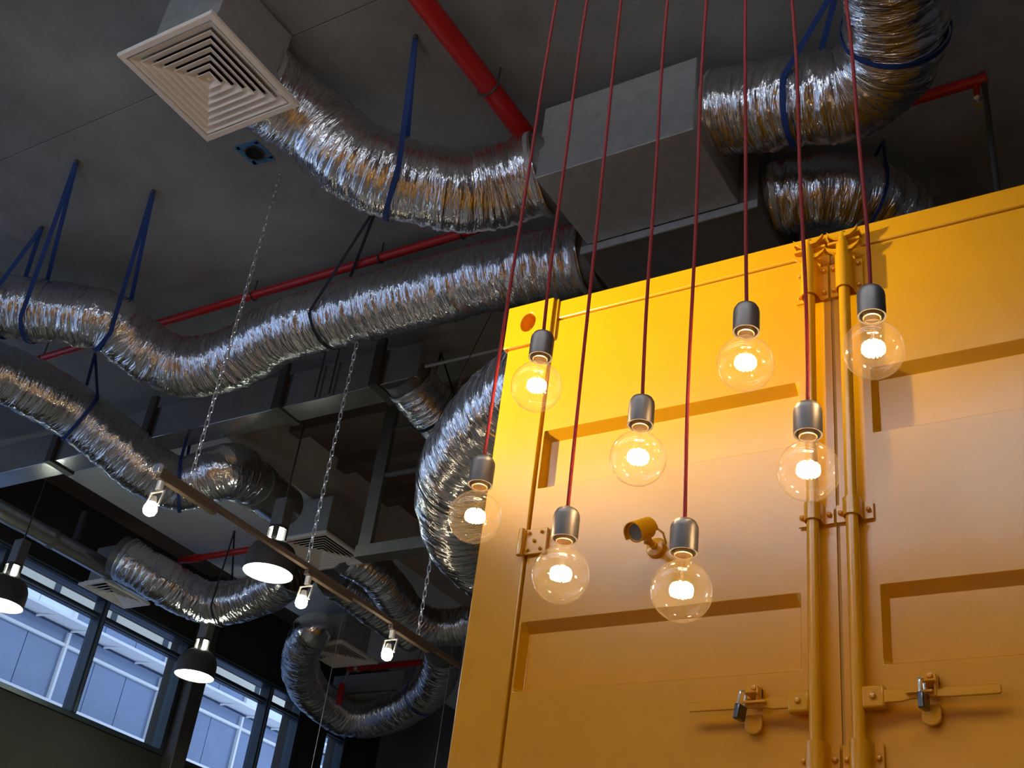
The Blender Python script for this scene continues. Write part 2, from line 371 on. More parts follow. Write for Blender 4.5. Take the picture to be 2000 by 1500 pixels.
def door(x0, xa, xb, x1, name='door'):
    # leaf from x0 to x1, horizontal corrugations pressed between xa and xb
    zs = [(2.574, 0)]
    for zt in (2.105, 1.403, .70):
        zs += [(zt, 0), (zt-.028, DEP), (zt-.212, DEP), (zt-.226, 0)]
    zs += [(CZB+.13, 0)]
    q = MB(); cols = [(x0, 0), (xa, 0), (xa+.014, 1), (xb-.014, 1), (xb, 0), (x1, 0)]
    rows = []
    for z, d in zs: rows.append([(x, YC+.006+d*k, z) for x, k in cols])
    front = [[rows[0][0]]]
    q.rings(rows, closed=False)
    q.box((x0, YC+.045, CZB+.13), (x1, YC+.05, 2.574))
    # edges
    q.box((x0, YC+.0061, CZB+.13), (x0+.002, YC+.05, 2.574)).box((x1-.002, YC+.0061, CZB+.13), (x1, YC+.05, 2.574)).box((x0, YC+.0061, 2.572), (x1, YC+.05, 2.574))
    return part(name, q, YEL, sc, 20, bevel=.003)
dl = door(-1.979, -1.972, -1.062, -.957)
dr = door(-.947, -.842, .062, .068)
q = MB(); q.box((-.9565, YC+.012, CZB+.13), (-.9475, YC+.03, 2.574)); part('door_gasket', q, YELD, sc)
q = MB(); q.box((-1.986, YC+.014, 2.5745), (.075, YC+.03, 2.5825)); part('door_gasket', q, YELD, sc)
def bolt(q, x, z, y=YC-.004, r=.009):
    q.lathe([(r, 0), (r, .004), (r*.7, .009), (.0005, .011)], (x, y, z), 10, Vector((0, -1, 0)).to_track_quat('Z', 'Y'), True, True)
# hinge of the left leaf
for hz in (1.676, .60, 2.42):
    q = MB(); q.cyl((-1.996, YC-.018, hz-.05), (-1.996, YC-.018, hz+.045), .011, n=12); q.box((-1.99, YC-.008, hz-.045), (-1.905, YC+.004, hz+.045))
    if hz != 2.42:
        h = part('hinge', q, YEL, dl, bevel=.002)
        for dx, dz in ((-1.972, .03), (-1.925, .03), (-1.95, .0), (-1.972, -.03), (-1.925, -.03)):
            q = MB(); bolt(q, dx, hz+dz, YC-.008, .006); part('bolt', q, YEL, dl)
def lock_rod(x, door_, side):
    yr = YC-.034
    q = MB(); q.cyl((x, yr, .2), (x, yr, 2.545), .0175, n=20); rod = part('lock_rod', q, YEL, sc, label='yellow vertical locking rod')
    def bracket(z0, z1, rs, fl, dzb, nm):
        q = MB(); n = 14
        prof = []
        for k in range(n+1):
            t = math.pi*k/n; prof.append((x-rs*math.cos(t), yr-rs*math.sin(t)))
        prof = [(x-fl, YC-.006), (x-rs-.004, YC-.006)]+[(x-rs, YC-.012)]+prof+[(x+rs, YC-.012)]+[(x+rs+.004, YC-.006), (x+fl, YC-.006)]
        inner = [(px+(0 if abs(px-x) > rs else (x-px)*.1), py+.006 if py > yr-.001 and abs(px-x) >= rs-1e-6 else py+.005) for px, py in prof]
        def rg(pp, z): return [(px, py, z) for px, py in pp]
        q.rings([rg(inner, z0), rg(prof, z0), rg(prof, z1), rg(inner, z1)], closed=False)
        p = part(nm, q, YEL, rod, 30)
        for sg in (-1, 1):
            for zz in dzb:
                q = MB(); bolt(q, x+sg*(fl+rs)*.52, zz, YC-.008, .0075); part('bolt', q, YEL, rod)
    bracket(2.392, 2.522, .026, .052, (2.415, 2.50), 'upper_bracket')
    bracket(1.598, 1.652, .0245, .052, (1.625,), 'middle_clamp')
    bracket(.80, .968, .026, .052, (.93, .83), 'lower_bracket')
    q = MB(); q.lathe([(.0175, 2.52), (.022, 2.524), (.022, 2.572), (.016, 2.58), (.012, 2.618), (.0005, 2.62)], (x, yr, 0), 20)
    # cam claws top and bottom of the end fitting
    for z, w in ((2.545, 1.), (2.605, .9)):
        for sg in (-1, 1):
            a = [(0, 0), (sg*.030*w, .004), (sg*.050*w, .020), (sg*.056*w, .034), (sg*.046*w, .026), (sg*.026*w, .018), (0, .016)]
            q.prism([(x+u, z-.012+v) for u, v in (a if sg > 0 else a[::-1])], .014, Matrix.Translation((0, yr-.012, 0)))
    part('cam_end', q, YEL, rod)
    q = MB()
    for z in (2.592, 2.622):
        q.prism([(x-.052, z-.006), (x-.02, z-.004), (x+.02, z-.004), (x+.052, z-.006), (x+.052, z+.004), (x-.052, z+.004)], .03, Matrix.Translation((0, YC-.028, 0)))
    part('cam_keeper', q, YEL, sc)
    # handle, hub and catch; side = -1 runs to the left, +1 to the right
    hx = x+side*.042; hz = 1.076
    q = MB(); q.cbox((hx, YC-.034, hz), (.058, .03, .058)); hub = part('handle_hub', q, YEL, rod, bevel=.006)
    q = MB(); bolt(q, hx, hz, YC-.049, .009); part('hub_bolt', q, YEL, rod)
    q = MB(); pr = [(0, .016, -.017), (.05, .016, -.017), (.072, .010, -.012), (.14, .008, -.010), (.165, .012, -.013), (.285, .012, -.013), (.29, .008, -.009)]
    rs = []
    for d, zt, zb in pr:
        X = hx+side*(.02+d); y0 = YC-.046-(.004 if d > .15 else 0)
        rs.append([(X, y0, hz+zb), (X, y0, hz+zt), (X, y0+.009, hz+zt), (X, y0+.009, hz+zb)])
    q.rings(rs, True, True, True); part('handle_lever', q, YEL, rod, 30, bevel=.002)
    q = MB(); q.prism([(hx+side*u, hz+v) for u, v in ((.085, .004), (.085, -.002), (.15, -.002), (.15, .004))] if side > 0 else [(hx+side*u, hz+v) for u, v in ((.15, .004), (.15, -.002), (.085, -.002), (.085, .004))], .02, Matrix.Translation((0, YC-.062, 0)))
    part('handle_flange', q, YEL, rod)
    cx = hx+side*.134
    q = MB(); arc = [(cx+.024*math.cos(t), hz+.05+.020*math.sin(t)) for t in [math.pi*k/8 for k in range(9)]]
    q.prism(arc+[(cx-.024, hz+.022), (cx+.024, hz+.022)], .012, Matrix.Translation((0, YC-.022, 0)))
    q.box((cx-.006, YC-.07, hz+.022), (cx+.024, YC-.012, hz+.028)).box((cx+.018, YC-.05, hz-.01), (cx+.024, YC-.01, hz+.05))
    part('handle_catch', q, YEL, rod, 30, bevel=.002)
    q = MB(); bolt(q, cx+.004, hz+.052, YC-.022, .009); part('catch_bolt', q, YEL, rod)
    q = MB(); arc = [(cx+.024*math.cos(t), hz-.052+.020*math.sin(t)) for t in [math.pi+math.pi*k/8 for k in range(9)]]
    q.prism([(cx-.024, hz-.02)]+arc+[(cx+.024, hz-.02)], .010, Matrix.Translation((0, YC-.018, 0)))
    part('catch_plate', q, YEL, rod, 30, bevel=.002)
    return Vector((cx, YC, hz))
c1 = lock_rod(-1.012, dl, -1)
c2 = lock_rod(-.900, dr, 1)
def padlock(loc, tilt, label):
    t = thing('padlock', loc, label, 'padlock', 'padlocks on the door handles'); o = Vector(loc)
    Mr = Matrix.Rotation(tilt, 3, 'Y') @ Matrix.Rotation(math.radians(78), 3, 'Z')
    q = MB(); q.cbox(o+Mr @ Vector((0, 0, -.042)), (.038, .017, .042), Mr); part('lock_body', q, LOCKM, t, bevel=.004, label='dull grey steel padlock body')
    pts = [(-.014, 0, -.022)]+[(-.014*math.cos(math.pi*k/10), 0, .004+.014*math.sin(math.pi*k/10)) for k in range(11)]+[(.014, 0, -.022)]
    q = MB(); q.tube([o+Mr @ Vector(p) for p in pts], .0042, 8); part('shackle', q, CHROME, t, label='bright chrome shackle')
padlock((c1.x-.012, YC-.066, c1.z+.012), math.radians(9), 'small steel padlock hanging tilted on the left door handle')
padlock((c2.x-.006, YC-.066, c2.z+.014), math.radians(-2), 'small steel padlock hanging straight on the right door handle')

# security camera on the left door
bp = Vector((-1.515, YC+.006, 1.598))
cc = thing('security_camera', bp, 'small yellow bullet security camera on the left container door', 'camera')
qq = Vector((0, -1, 0)).to_track_quat('Z', 'Y')
q = MB(); q.lathe([(.033, 0), (.033, .006), (.028, .014), (.012, .018), (.012, .03)], bp, 24, qq, True, True); part('base', q, YEL, cc)
body_c = onY(1254, 1036, YC-.135)
ax = (-body_c.normalized()*.76-_R*.60-_U*.20).normalized(); up0 = (Vector((0, 0, 1))-ax*ax.z).normalized(); qb = ax.to_track_quat('Z', 'Y')
q = MB(); q.tube([bp+Vector((0, -.025, .0)), bp+Vector((-.012, -.06, .012)), body_c-ax*.018-up0*.026], .0095, 10); q.lathe([(.0005, -.016), (.012, -.010), (.016, 0), (.012, .010), (.0005, .016)], bp+Vector((-.008, -.05, .006)), 16)
part('bracket_arm', q, YEL, cc)
q = MB(); q.lathe([(.0005, -.036), (.022, -.036), (.029, -.030), (.029, .028), (.030, .029), (.030, .034), (.0255, .034), (.0245, .030)], body_c, 28, qb); bd = part('camera_body', q, YEL, cc)
q = MB(); q.lathe([(.0005, .030), (.025, .0305)], body_c, 28, qb); part('lens_glass', q, LENSM, bd, label='grey front glass')
q = MB(); rs = []; up_ = Vector((0, 0, 1)); up_ = (up_-ax*up_.dot(ax)).normalized(); sd = ax.cross(up_)
for a_ in (-.034, .046):
    rs.append([body_c+ax*a_+(up_*math.cos(t)+sd*math.sin(t))*.0345 for t in [math.radians(-112+224*k/18) for k in range(19)]])
for a_ in (.046, -.034):
    rs.append([body_c+ax*a_+(up_*math.cos(t)+sd*math.sin(t))*.0315 for t in [math.radians(-112+224*k/18) for k in range(19)]])
rs.append(rs[0]); q.rings(rs, closed=False); part('sun_hood', q, YEL, cc, 30)
p0 = body_c-ax*.036
q = MB(); q.tube([p0, p0-ax*.02+Vector((0, 0, .004)), p0+Vector((.030, .035, -.004)), p0+Vector((.032, .055, -.03)), bp+Vector((.018, -.006, .012))], .0035, 8); part('camera_cable', q, YEL, cc)

# ------------------------------------------------------------------ pendant bulbs on red cords
def bulb_proto(loc):
    o = Vector(loc)
    t = thing('pendant_bulb', loc, 'x', 'pendant light', 'clear globe bulbs on red cords')
    rb = .0475
    prof = [(.0125, .062), (.014, .050), (.019, .0435)]
    for k in range(1, 22):
        a = math.radians(66-(k-1)*(156/20)); prof.append((max(.0004, rb*math.cos(a)), rb*math.sin(a)))
    q = MB(); q.lathe(prof, o, 48); g = part('glass_bulb', q, GLASS, t, 60, label='clear round glass bulb')
    q = MB(); q.tube([o+Vector((0, 0, .05)), o+Vector((0, 0, .02))], [.005, .0018], 8)
    for k in range(4):
        a = k*math.pi/2+.4; q.tube([o+Vector((0, 0, .028)), o+Vector((.012*math.cos(a), .012*math.sin(a), .006))], .0004, 4)
    part('stem', q, GLASS, g)
    pts = []
    for k in range(181):
        a = 2*math.pi*k/180; w = a*15
        pts.append(o+Vector(((.0135+.0034*math.cos(w))*math.cos(a), (.0135+.0034*math.cos(w))*math.sin(a), .002+.0075*math.sin(w))))
    q = MB(); q.tube(pts, .0015, 5, closed=True); part('filament', q, FILE_, g, label='white hot coiled filament')
    q = MB(); q.lathe([(.0125, .0595), (.0145, .060), (.0145, .075), (.0135, .078)], o, 24); part('lamp_cap', q, BRASS, t)
    q = MB(); q.lathe([(.0195, .064), (.0225, .0635), (.0225, .104), (.0215, .110), (.018, .1165), (.012, .1205), (.005, .122)], o, 36); q.lathe([(.0195, .064), (.0195, .098), (.0005, .10)], o, 36); part('lamp_holder', q, ALU, t, 50, label='satin grey metal lamp holder')
    return t
BULBS = [((928, 1010), (1087, 0), 'lowest hung clear globe bulb at the left edge of the cluster, before foil duct'),
         ((1048, 755), (1147, 0), 'clear globe bulb hanging before the upper left corner post of the yellow container'),
         ((1095, 1123), (1213, 0), 'clear globe bulb hanging beside the door hinge of the yellow container'),
         ((1246, 895), (1304, 0), 'clear globe bulb hanging just above the yellow security camera'),
         ((1331, 1155), (1380, 0), 'lowest clear globe bulb, just below and right of the security camera'),
         ((1456, 710), (1456, 0), 'clear globe bulb high on the left door near its right edge'),
         ((1579, 920), (1547, 0), 'clear globe bulb hanging before the left locking rod'),
         ((1706, 683), (1652, 0), 'rightmost clear globe bulb, before the top of the right door')]
YBULB = 1.571
proto = bulb_proto(onY(*BULBS[0][0], YBULB)); rnd = random.Random(4)
copies = [copy_tree(proto) for _ in BULBS[1:]]
for i, (pb, pt, lab) in enumerate(BULBS):
    c = onY(*pb, YBULB)
    t = proto if i == 0 else copies[i-1]
    t.location = c; t.rotation_euler.z = i*.7
    ORG[t.name] = Vector(c)
    tag(t, lab)
    up = onY(*pt, YBULB)
    bx = rnd.uniform(-.005, .005); a0 = c+Vector((0, 0, .12)); sm = []
    for k in range(41):
        u = k/40; sm.append(a0+(up-a0)*u+Vector((bx*math.sin(math.pi*u)+.4*bx*math.sin(3*math.pi*u), 0, 0)))
    dv = (up-a0).normalized(); L_ = (CEIL-.03-up.z)/dv.z
    up = up+dv*L_; sm.append(up)
    q = MB(); q.tube(sm, .0034, 10)
    rot = t.rotation_euler.z
    cm = mesh('cord', q, CORD, c); co = link(bpy.data.objects.new('cord', cm), t)
    co.rotation_euler.z = -rot; co['label'] = 'red fabric cord'
    q = MB(); q.lathe([(.03, CEIL-.03), (.03, CEIL), (.004, CEIL-.032)], (up.x, up.y, 0), 20); cm = mesh('ceiling_rose', q, ALU, c)
    co = link(bpy.data.objects.new('ceiling_rose', cm), t); co.rotation_euler.z = -rot

# ------------------------------------------------------------------ foil flexible ducts
def catmull(pts, n):
    P = np.array([tuple(p) for p in pts], float); out = []
    P = np.vstack([2*P[0]-P[1], P, 2*P[-1]-P[-2]])
    for k in range(1, len(P)-2):
        for j in range(24):
            u = j/24; p0, p1, p2, p3 = P[k-1], P[k], P[k+1], P[k+2]
            out.append(.5*((2*p1)+(p2-p0)*u+(2*p0-5*p1+4*p2-p3)*u*u+(3*p1-p0-3*p2+p3)*u**3))
    out.append(P[-2]); out = np.array(out)
    for _ in range(6):
        out[1:-1] = (out[:-2]+2*out[1:-1]+out[2:])/4
    s = np.r_[0, np.cumsum(np.linalg.norm(np.diff(out, axis=0), axis=1))]
    t = np.linspace(0, s[-1], n or max(20, int(s[-1]/.009)))
    return np.stack([np.interp(t, s, out[:, i]) for i in range(3)], 1), t
def vnoise(u, v, seed, pv):
    rs = np.random.RandomState(seed); G = rs.rand(4096, pv)*2-1
    iu = np.floor(u).astype(int); iv = np.floor(v).astype(int); fu = u-iu; fv = v-iv
    fu = fu*fu*(3-2*fu); fv = fv*fv*(3-2*fv)
    g = lambda a, b_: G[a % 4096, b_ % pv]
    return (g(iu, iv)*(1-fu)+g(iu+1, iv)*fu)*(1-fv)+(g(iu, iv+1)*(1-fu)+g(iu+1, iv+1)*fu)*fv
DUCT = {}
def duct(key, pts, r, label, seed, amp=1., pitch=.036, collars=(1, 1), smooth_ends=(.0, .0), wrink=1.):
    C, t = catmull(pts, None); n = len(t); m = 64
    T = np.gradient(C, axis=0); T /= np.linalg.norm(T, axis=1)[:, None]
    U = np.zeros_like(C); u0 = np.array([0, 0, 1.]); u0 -= T[0]*u0.dot(T[0])
    if np.linalg.norm(u0) < .2: u0 = np.array([1., 0, 0]); u0 -= T[0]*u0.dot(T[0])
    u0 /= np.linalg.norm(u0)
    for i in range(n):
        u0 = u0-T[i]*u0.dot(T[i]); u0 /= np.linalg.norm(u0); U[i] = u0
    V = np.cross(T, U)
    th = np.linspace(0, 2*np.pi, m, endpoint=False)
    tt, aa = np.meshgrid(t, th, indexing='ij'); vv = aa/(2*np.pi)
    warp = tt+.035*vnoise(tt*7, vv*4, seed, 4)+.010*vnoise(tt*30, vv*9, seed+7, 9)
    ring = np.abs(np.sin(np.pi*warp/pitch+3*vnoise(tt*3, vv*0, seed+1, 1)))
    d = amp*(-.003+.0045*ring)
    rid = lambda fu_, fv_, sd_: 1-np.abs(vnoise(tt*fu_+1.5*vnoise(tt*6, vv*4, sd_+20, 4), vv*fv_, sd_, int(fv_)))*2.2
    d += amp*(.0050*rid(26, 5, seed+8)+.0036*rid(52, 9, seed+9)+.0022*rid(95, 18, seed+10)-.006)
    d += wrink*amp*(.0030*vnoise(tt*55, vv*14, seed+2, 14)+.006*vnoise(tt*14, vv*5, seed+3, 5))+.007*vnoise(tt*5, vv*3, seed+4, 3)
    fade = np.ones(n)
    for e, L in enumerate(smooth_ends):
        if L: fade *= np.clip(((t if e == 0 else t[-1]-t)-L)/.05, .22, 1)
    d *= fade[:, None]
    rr = (np.interp(t, np.linspace(0, t[-1], len(r)), r) if isinstance(r, (list, tuple)) else np.full(n, r))[:, None]+d
    org = Vector(C[n//2])
    P = C[:, None, :]+rr[..., None]*(np.cos(aa)[..., None]*U[:, None, :]+np.sin(aa)[..., None]*V[:, None, :])
    P = P.reshape(-1, 3)-np.array(org)
    me = bpy.data.meshes.new('flexible_duct')
    i, j = np.meshgrid(np.arange(n-1), np.arange(m), indexing='ij'); k = (j+1) % m
    F = np.stack([i*m+j, i*m+k, (i+1)*m+k, (i+1)*m+j], -1).reshape(-1, 4)[:, ::-1]
    nf = len(F)
    me.vertices.add(len(P)); me.vertices.foreach_set('co', P.ravel())
    me.loops.add(nf*4); me.loops.foreach_set('vertex_index', F.ravel().astype(np.int32))
    me.polygons.add(nf); me.polygons.foreach_set('loop_start', np.arange(0, nf*4, 4, dtype=np.int32))
    me.update(calc_edges=True)
    me.polygons.foreach_set('use_smooth', np.ones(nf, bool))
    uv = me.uv_layers.new(name='UVMap')
    ti = t[F//m]; vj = (F % m)/m; vj = np.where((vj == 0) & ((F % m == 0) & (np.max(F % m, axis=1, keepdims=True) == m-1)), 1.0, vj)
    uv.data.foreach_set('uv', np.stack([ti, vj], -1).ravel())
    me.materials.append(FOIL); me.validate()
    o = link(bpy.data.objects.new('flexible_duct', me)); o.location = org; ORG[o.name] = org
    tag(o, label, 'duct', 'foil flexible ducts under the ceiling')
    R0 = float(rr.mean()) if not isinstance(r, (list, tuple)) else None
    for e in (0, 1):
        if collars[e]:
            p = Vector(C[0 if e == 0 else -1]); d_ = Vector(T[0 if e == 0 else -1])*(1 if e else -1); re = float(rr[0 if e == 0 else -1].mean())
            q = MB(); q.cyl(p-d_*.03, p+d_*collars[e]*.07, re*.93, n=40); part('collar', q, GALVD, o)
            q = MB(); q.cyl(p-d_*.035, p-d_*.012, re*1.02, n=40); part('clamp_band', q, GALV, o)
    DUCT[key] = (C, T, U, V, t, rr.mean(axis=1)); return o
Z = lambda lst: [onZ(x, y, z) for x, y, z in lst]
duct('near', [Vector((-3.66, 2.69, 4.225)), Vector((-3.63, 2.86, 4.22)), Vector((-3.53, 3.05, 4.17))]+Z([(668, 296, 4.05), (740, 335, 3.98), (820, 360, 3.96), (900, 371, 3.97), (975, 363, 4.02), (1062, 338, 4.06)]), .212,
     'silver foil flexible duct sagging from the cream diffuser to the plenum', 11, pitch=.05)
duct('long', Z([(-120, 585, 4.05), (-50, 591, 4.05), (15, 598, 4.05), (80, 607, 4.05), (150, 615, 4.05), (215, 630, 4.03), (262, 670, 3.98), (308, 698, 3.95), (358, 716, 3.93), (412, 712, 3.94), (470, 694, 3.97), (535, 657, 4.02), (605, 629, 4.04), (700, 605, 4.05), (800, 580, 4.05), (900, 554, 4.05), (1000, 529, 4.05), (1080, 515, 4.05), (1150, 503, 4.05)]), .197,
     'long wavy silver foil duct running from left edge to the plenum', 23, pitch=.055)
duct('lower', Z([(-130, 690, 3.95), (-60, 707, 3.95), (5, 730, 3.95), (75, 763, 3.95), (145, 803, 3.95), (200, 846, 3.87), (255, 892, 3.78), (300, 925, 3.73), (350, 945, 3.73), (400, 933, 3.79), (440, 920, 3.85), (472, 928, 3.93)]), .20,
     'silver foil duct with amber reflections descending at left behind the track light', 37, amp=.7, pitch=.05, collars=(1, 0))
duct('upper_right', Z([(1392, 227, 4.13), (1440, 216, 4.12), (1520, 202, 4.08), (1600, 192, 4.05), (1675, 172, 4.05), (1728, 125, 4.05), (1748, 62, 4.05), (1744, 0, 4.05), (1735, -80, 4.05), (1720, -260, 4.05), (1700, -520, 4.08)]), .208,
     'fat silver foil duct bending up out of frame at upper right', 41, amp=1.25, pitch=.07, collars=(1, 1))
duct('right_low', Z([(1512, 388, 4.02), (1560, 380, 4.02), (1610, 374, 4.02), (1670, 378, 4.02), (1725, 398, 4.02), (1770, 432, 4.02), (1810, 475, 4.02)]), .182,
     'silver foil duct curving down behind the top edge of the container', 53, amp=1.2, pitch=.06, collars=(1, 1))
duct('bulge', Z([(1075, 745, 3.0), (1030, 765, 3.0), (985, 805, 3.0), (940, 860, 3.0), (908, 920, 3.0), (897, 980, 3.0), (908, 1040, 3.0), (940, 1090, 3.0), (985, 1135, 3.0), (1030, 1175, 3.0)]), [.225, .235, .247, .242, .225, .225],
     'bulging silver foil duct looping out from behind the container left edge', 67, amp=1.1, pitch=.06)
duct('short', Z([(800, 745, 4.1), (825, 778, 4.05), (855, 812, 4.0), (885, 850, 3.95), (915, 890, 3.9)]), .165,
     'short silver foil duct at the end of the grey rectangular duct', 71, pitch=.05)
duct('window', Z([(243, 1090, 4.15), (270, 1105, 4.1), (312, 1131, 4.03), (362, 1160, 3.98), (412, 1178, 3.96), (462, 1176, 3.97), (510, 1160, 4.0), (550, 1137, 4.05), (578, 1115, 4.07)]), .205,
     'silver foil duct sagging in front of the strip windows', 83, pitch=.06, collars=(1, 0))
duct('loop', [Vector((-8.12, 9.02, 4.2)), Vector((-8.3, 8.93, 4.17))]+Z([(612, 1228, 4.06), (592, 1262, 4.0), (586, 1297, 3.97), (598, 1337, 3.94), (628, 1371, 3.92), (672, 1399, 3.9), (722, 1404, 3.9), (772, 1390, 3.92), (815, 1368, 3.95), (845, 1340, 3.98), (860, 1305, 4.02), (866, 1272, 4.06)]), [.2, .19, .19, .21, .215, .21, .2, .19],
     'silver foil duct making a wide U loop under the far diffuser', 97, pitch=.06, collars=(0, 1))
duct('mid_front', Z([(680, 1086, 4.12), (712, 1103, 4.1), (745, 1130, 4.07), (770, 1163, 4.03), (795, 1197, 4.0), (835, 1222, 4.0), (880, 1225, 4.02), (930, 1218, 4.05)]), .175,
     'dark silver foil duct falling away behind the middle diffuser', 103, pitch=.06)
duct('mid_back', Z([(655, 1132, 4.2), (692, 1160, 4.22), (725, 1185, 4.22), (760, 1212, 4.22), (800, 1240, 4.2)]), .17,
     'dim silver foil duct half hidden behind the track rail', 109, pitch=.06)

# ------------------------------------------------------------------ plenum boxes and rectangular ducts
def box_thing(name, a, b_, m, label, cat='duct', bevel=.004, seams=True):
    t = thing(name, ((a[0]+b_[0])/2, (a[1]+b_[1])/2, a[2]), label, cat)
    q = MB(); q.box(a, b_); part('casing', q, m, t, bevel=bevel)
    if seams:
        q = MB(); w = .012
        for z in (a[2]+.004,): q.box((a[0]-w, a[1]-w, z), (b_[0]+w, a[1]-.0005, z+.02)).box((a[0]-w, a[1]-w, z), (a[0]-.0005, b_[1]+w, z+.02)).box((b_[0]+.0005, a[1]-w, z), (b_[0]+w, b_[1]+w, z+.02))
        part('flange', q, GALVD, t)
    return t
box_thing('plenum_box', (-2.49, 3.508, 3.846), (-1.69, 4.035, 4.30), GALV, 'grey galvanised plenum box with foil ducts at both ends', seams=False)
pb = box_thing('plenum_box', (-2.53, 4.045, 3.81), (-1.60, 4.62, 4.26), GALVD, 'dull grey rear plenum box just above the container top', seams=False)
q = MB(); q.box((-2.53, 4.04, 3.80), (-1.60, 4.048, 3.845)); part('lower_flange', q, GALV, pb)
rd = box_thing('rectangular_duct', (-8.6, 4.99, 4.045), (-4.235, 5.18, 4.315), SHEET, 'long grey rectangular duct with strap brackets under the slab edge', seams=False)
for px, py in ((545, 800), (288, 862), (105, 905), (735, 755)):
    x = onZ(px, py, 4.045).x
    q = MB(); q.box((x-.035, 4.955, 4.03), (x+.035, 5.2, 4.044)).box((x-.035, 4.955, 4.044), (x+.035, 4.985, 4.40)).box((x-.035, 5.185, 4.044), (x+.035, 5.2, 4.40)); part('strap_bracket', q, STEELD, rd, bevel=.002)
q = MB()
for x in (-5.05, -4.93): q.cyl((x, 4.97, 4.05), (x, 4.97, CEIL), .006, n=6)
part('hanger_rod', q, STEELD, rd)
cd = MB(); cd.cyl((-4.2, 5.02, 4.13), (1.5, 5.02, 4.13), .012, n=10); solo('conduit', cd, GALV, (-2, 5.02, 4.13), 'thin grey conduit running behind the container top', 'pipe')
sd_ = MB(); sd_.cyl((-8.95, 5.3, 4.07), (-8.95, 7.3, 4.07), .085, n=28)
spd = solo('spiral_duct', sd_, SHEET, (-8.95, 6.3, 4.07), 'small round metal duct running along above the strip windows', 'duct')
for y in (5.35, 6.05, 6.75):
    q = MB(); q.cyl((-8.95, y, 4.07), (-8.95, y+.05, 4.07), .09, n=28); part('joint_band', q, GALVD, spd)
q = MB(); q.box((-8.98, 6.3, 4.02), (-8.92, 6.33, CEIL)); part('hanger', q, STEELD, spd)
box_thing('plenum_box', (-9.1, 10.3, 4.08), (-8.1, 10.8, 4.32), GALV, 'blue grey box duct seen through the far duct loop')
rg = MB(); a = onZ(470, 926, 3.94); e_ = onZ(552, 988, 4.1); rg.cyl(a, e_, .175, n=32)
rgd = solo('spigot_duct', rg, SHEET, a, 'smooth shiny metal spigot between lower foil duct and the middle diffuser box', 'duct')
q = MB(); mid = a+(e_-a)*.25; q.cyl(mid, mid+(e_-a)*.12, .184, n=32); part('joint_band', q, GALVD, rgd)

# square ceiling diffusers under their boxes
def diffuser(name, x0, x1, y0, y1, z, label, box=None, zt=4.40, rings=7):
    cx, cy = (x0+x1)/2, (y0+y1)/2
    t = thing(name, (cx, cy, z), label, 'air diffuser', 'ceiling air diffusers')
    hx, hy = (x1-x0)/2, (y1-y0)/2
    def rect(k, zz): return [(cx-hx*k, cy-hy*k, zz), (cx+hx*k, cy-hy*k, zz), (cx+hx*k, cy+hy*k, zz), (cx-hx*k, cy+hy*k, zz)]
    q = MB(); q.rings([rect(.86, z+.045), rect(.995, z+.02), rect(1, z+.016), rect(1, z), rect(.985, z-.003), rect(.90, z-.003), rect(.87, z+.05)]); part('frame', q, CREAM, t, 20)
    for i in range(rings):
        k = .87-i*(.87-.07)/(rings-.4)
        q = MB(); w = .80/(rings-.4)
        q.rings([rect(k-w*.9 if k-w*.9 > .01 else .01, z+.028), rect(k, z+.004), rect(k, z+.001), rect(k-.012, z+.001), rect(max(.008, k-w*.9-.012), z+.024)])
        part('louvre', q, CREAM, t, 0)
    q = MB(); q.rings([rect(.05, z+.02), rect(.012, z+.004)], True, False, True); part('centre_cone', q, CREAM, t, 0)
    bx = box or (x0+.09, x1-.09, y0+.09, y1-.09)
    q = MB(); q.box((bx[0], bx[2], z+.05), (bx[1], bx[3], zt)); part('plenum', q, GALV, t, bevel=.004, label='grey galvanised box above the diffuser')
    q = MB(); q.box((bx[0]+.02, bx[2]+.02, z+.046), (bx[1]-.02, bx[3]-.02, z+.0495)); part('dark_throat', q, HOLE, t)
    return t
diffuser('air_diffuser', -3.965, -3.375, 2.165, 2.775, 4.0, 'large cream square louvred diffuser hanging nearest at upper left', zt=4.43)
diffuser('air_diffuser', -6.80, -6.24, 6.62, 7.22, 4.0, 'cream square diffuser half behind the track rail beside the bright pendant lamp')
diffuser('air_diffuser', -8.27, -7.69, 8.72, 9.32, 4.0, 'far cream square diffuser inside the loop of the U shaped duct', zt=4.36)
diffuser('air_diffuser', -9.40, -9.05, 6.82, 7.42, 4.0, 'narrow cream diffuser right above the strip window', box=(-9.36, -9.02, 6.88, 7.36), rings=5)

# ------------------------------------------------------------------ red pipes
rp = MB(); rp.cyl((-9.7, 4.19, 4.335), (-.58, 4.19, 4.335), .027, n=16)
pipe = solo('sprinkler_pipe', rp, RED, (-4, 4.19, 4.335), 'thin red sprinkler pipe running behind the long foil duct', 'pipe')
for x in (-7.0, -5.0, -4.0, -3.42, -1.2):
    q = MB(); q.tube([(x, 4.19+.032*math.cos(a), 4.335+.032*math.sin(a)) for a in [math.pi*k/8+math.pi for k in range(9)]], .005, 6); q.cyl((x, 4.19, 4.36), (x, 4.19, CEIL+.03 if x < -6.2 else CEIL), .005, n=6); part('pipe_clip', q, STEELD, pipe)
q = MB(); q.cyl((-.60, 4.19, 4.335), (-.57, 4.19, 4.335), .032, n=16); q.cyl((-.62, 4.19, 4.335), (-.62, 4.19, 4.24), .014, n=10); part('pipe_cap', q, RED, pipe)
q = MB(); q.lathe([(.014, 4.24), (.02, 4.225), (.006, 4.215), (.006, 4.19), (.02, 4.187), (.02, 4.183)], (-.62, 4.19, 0), 12, None, True, True); part('sprinkler_head', q, CHROME, pipe)
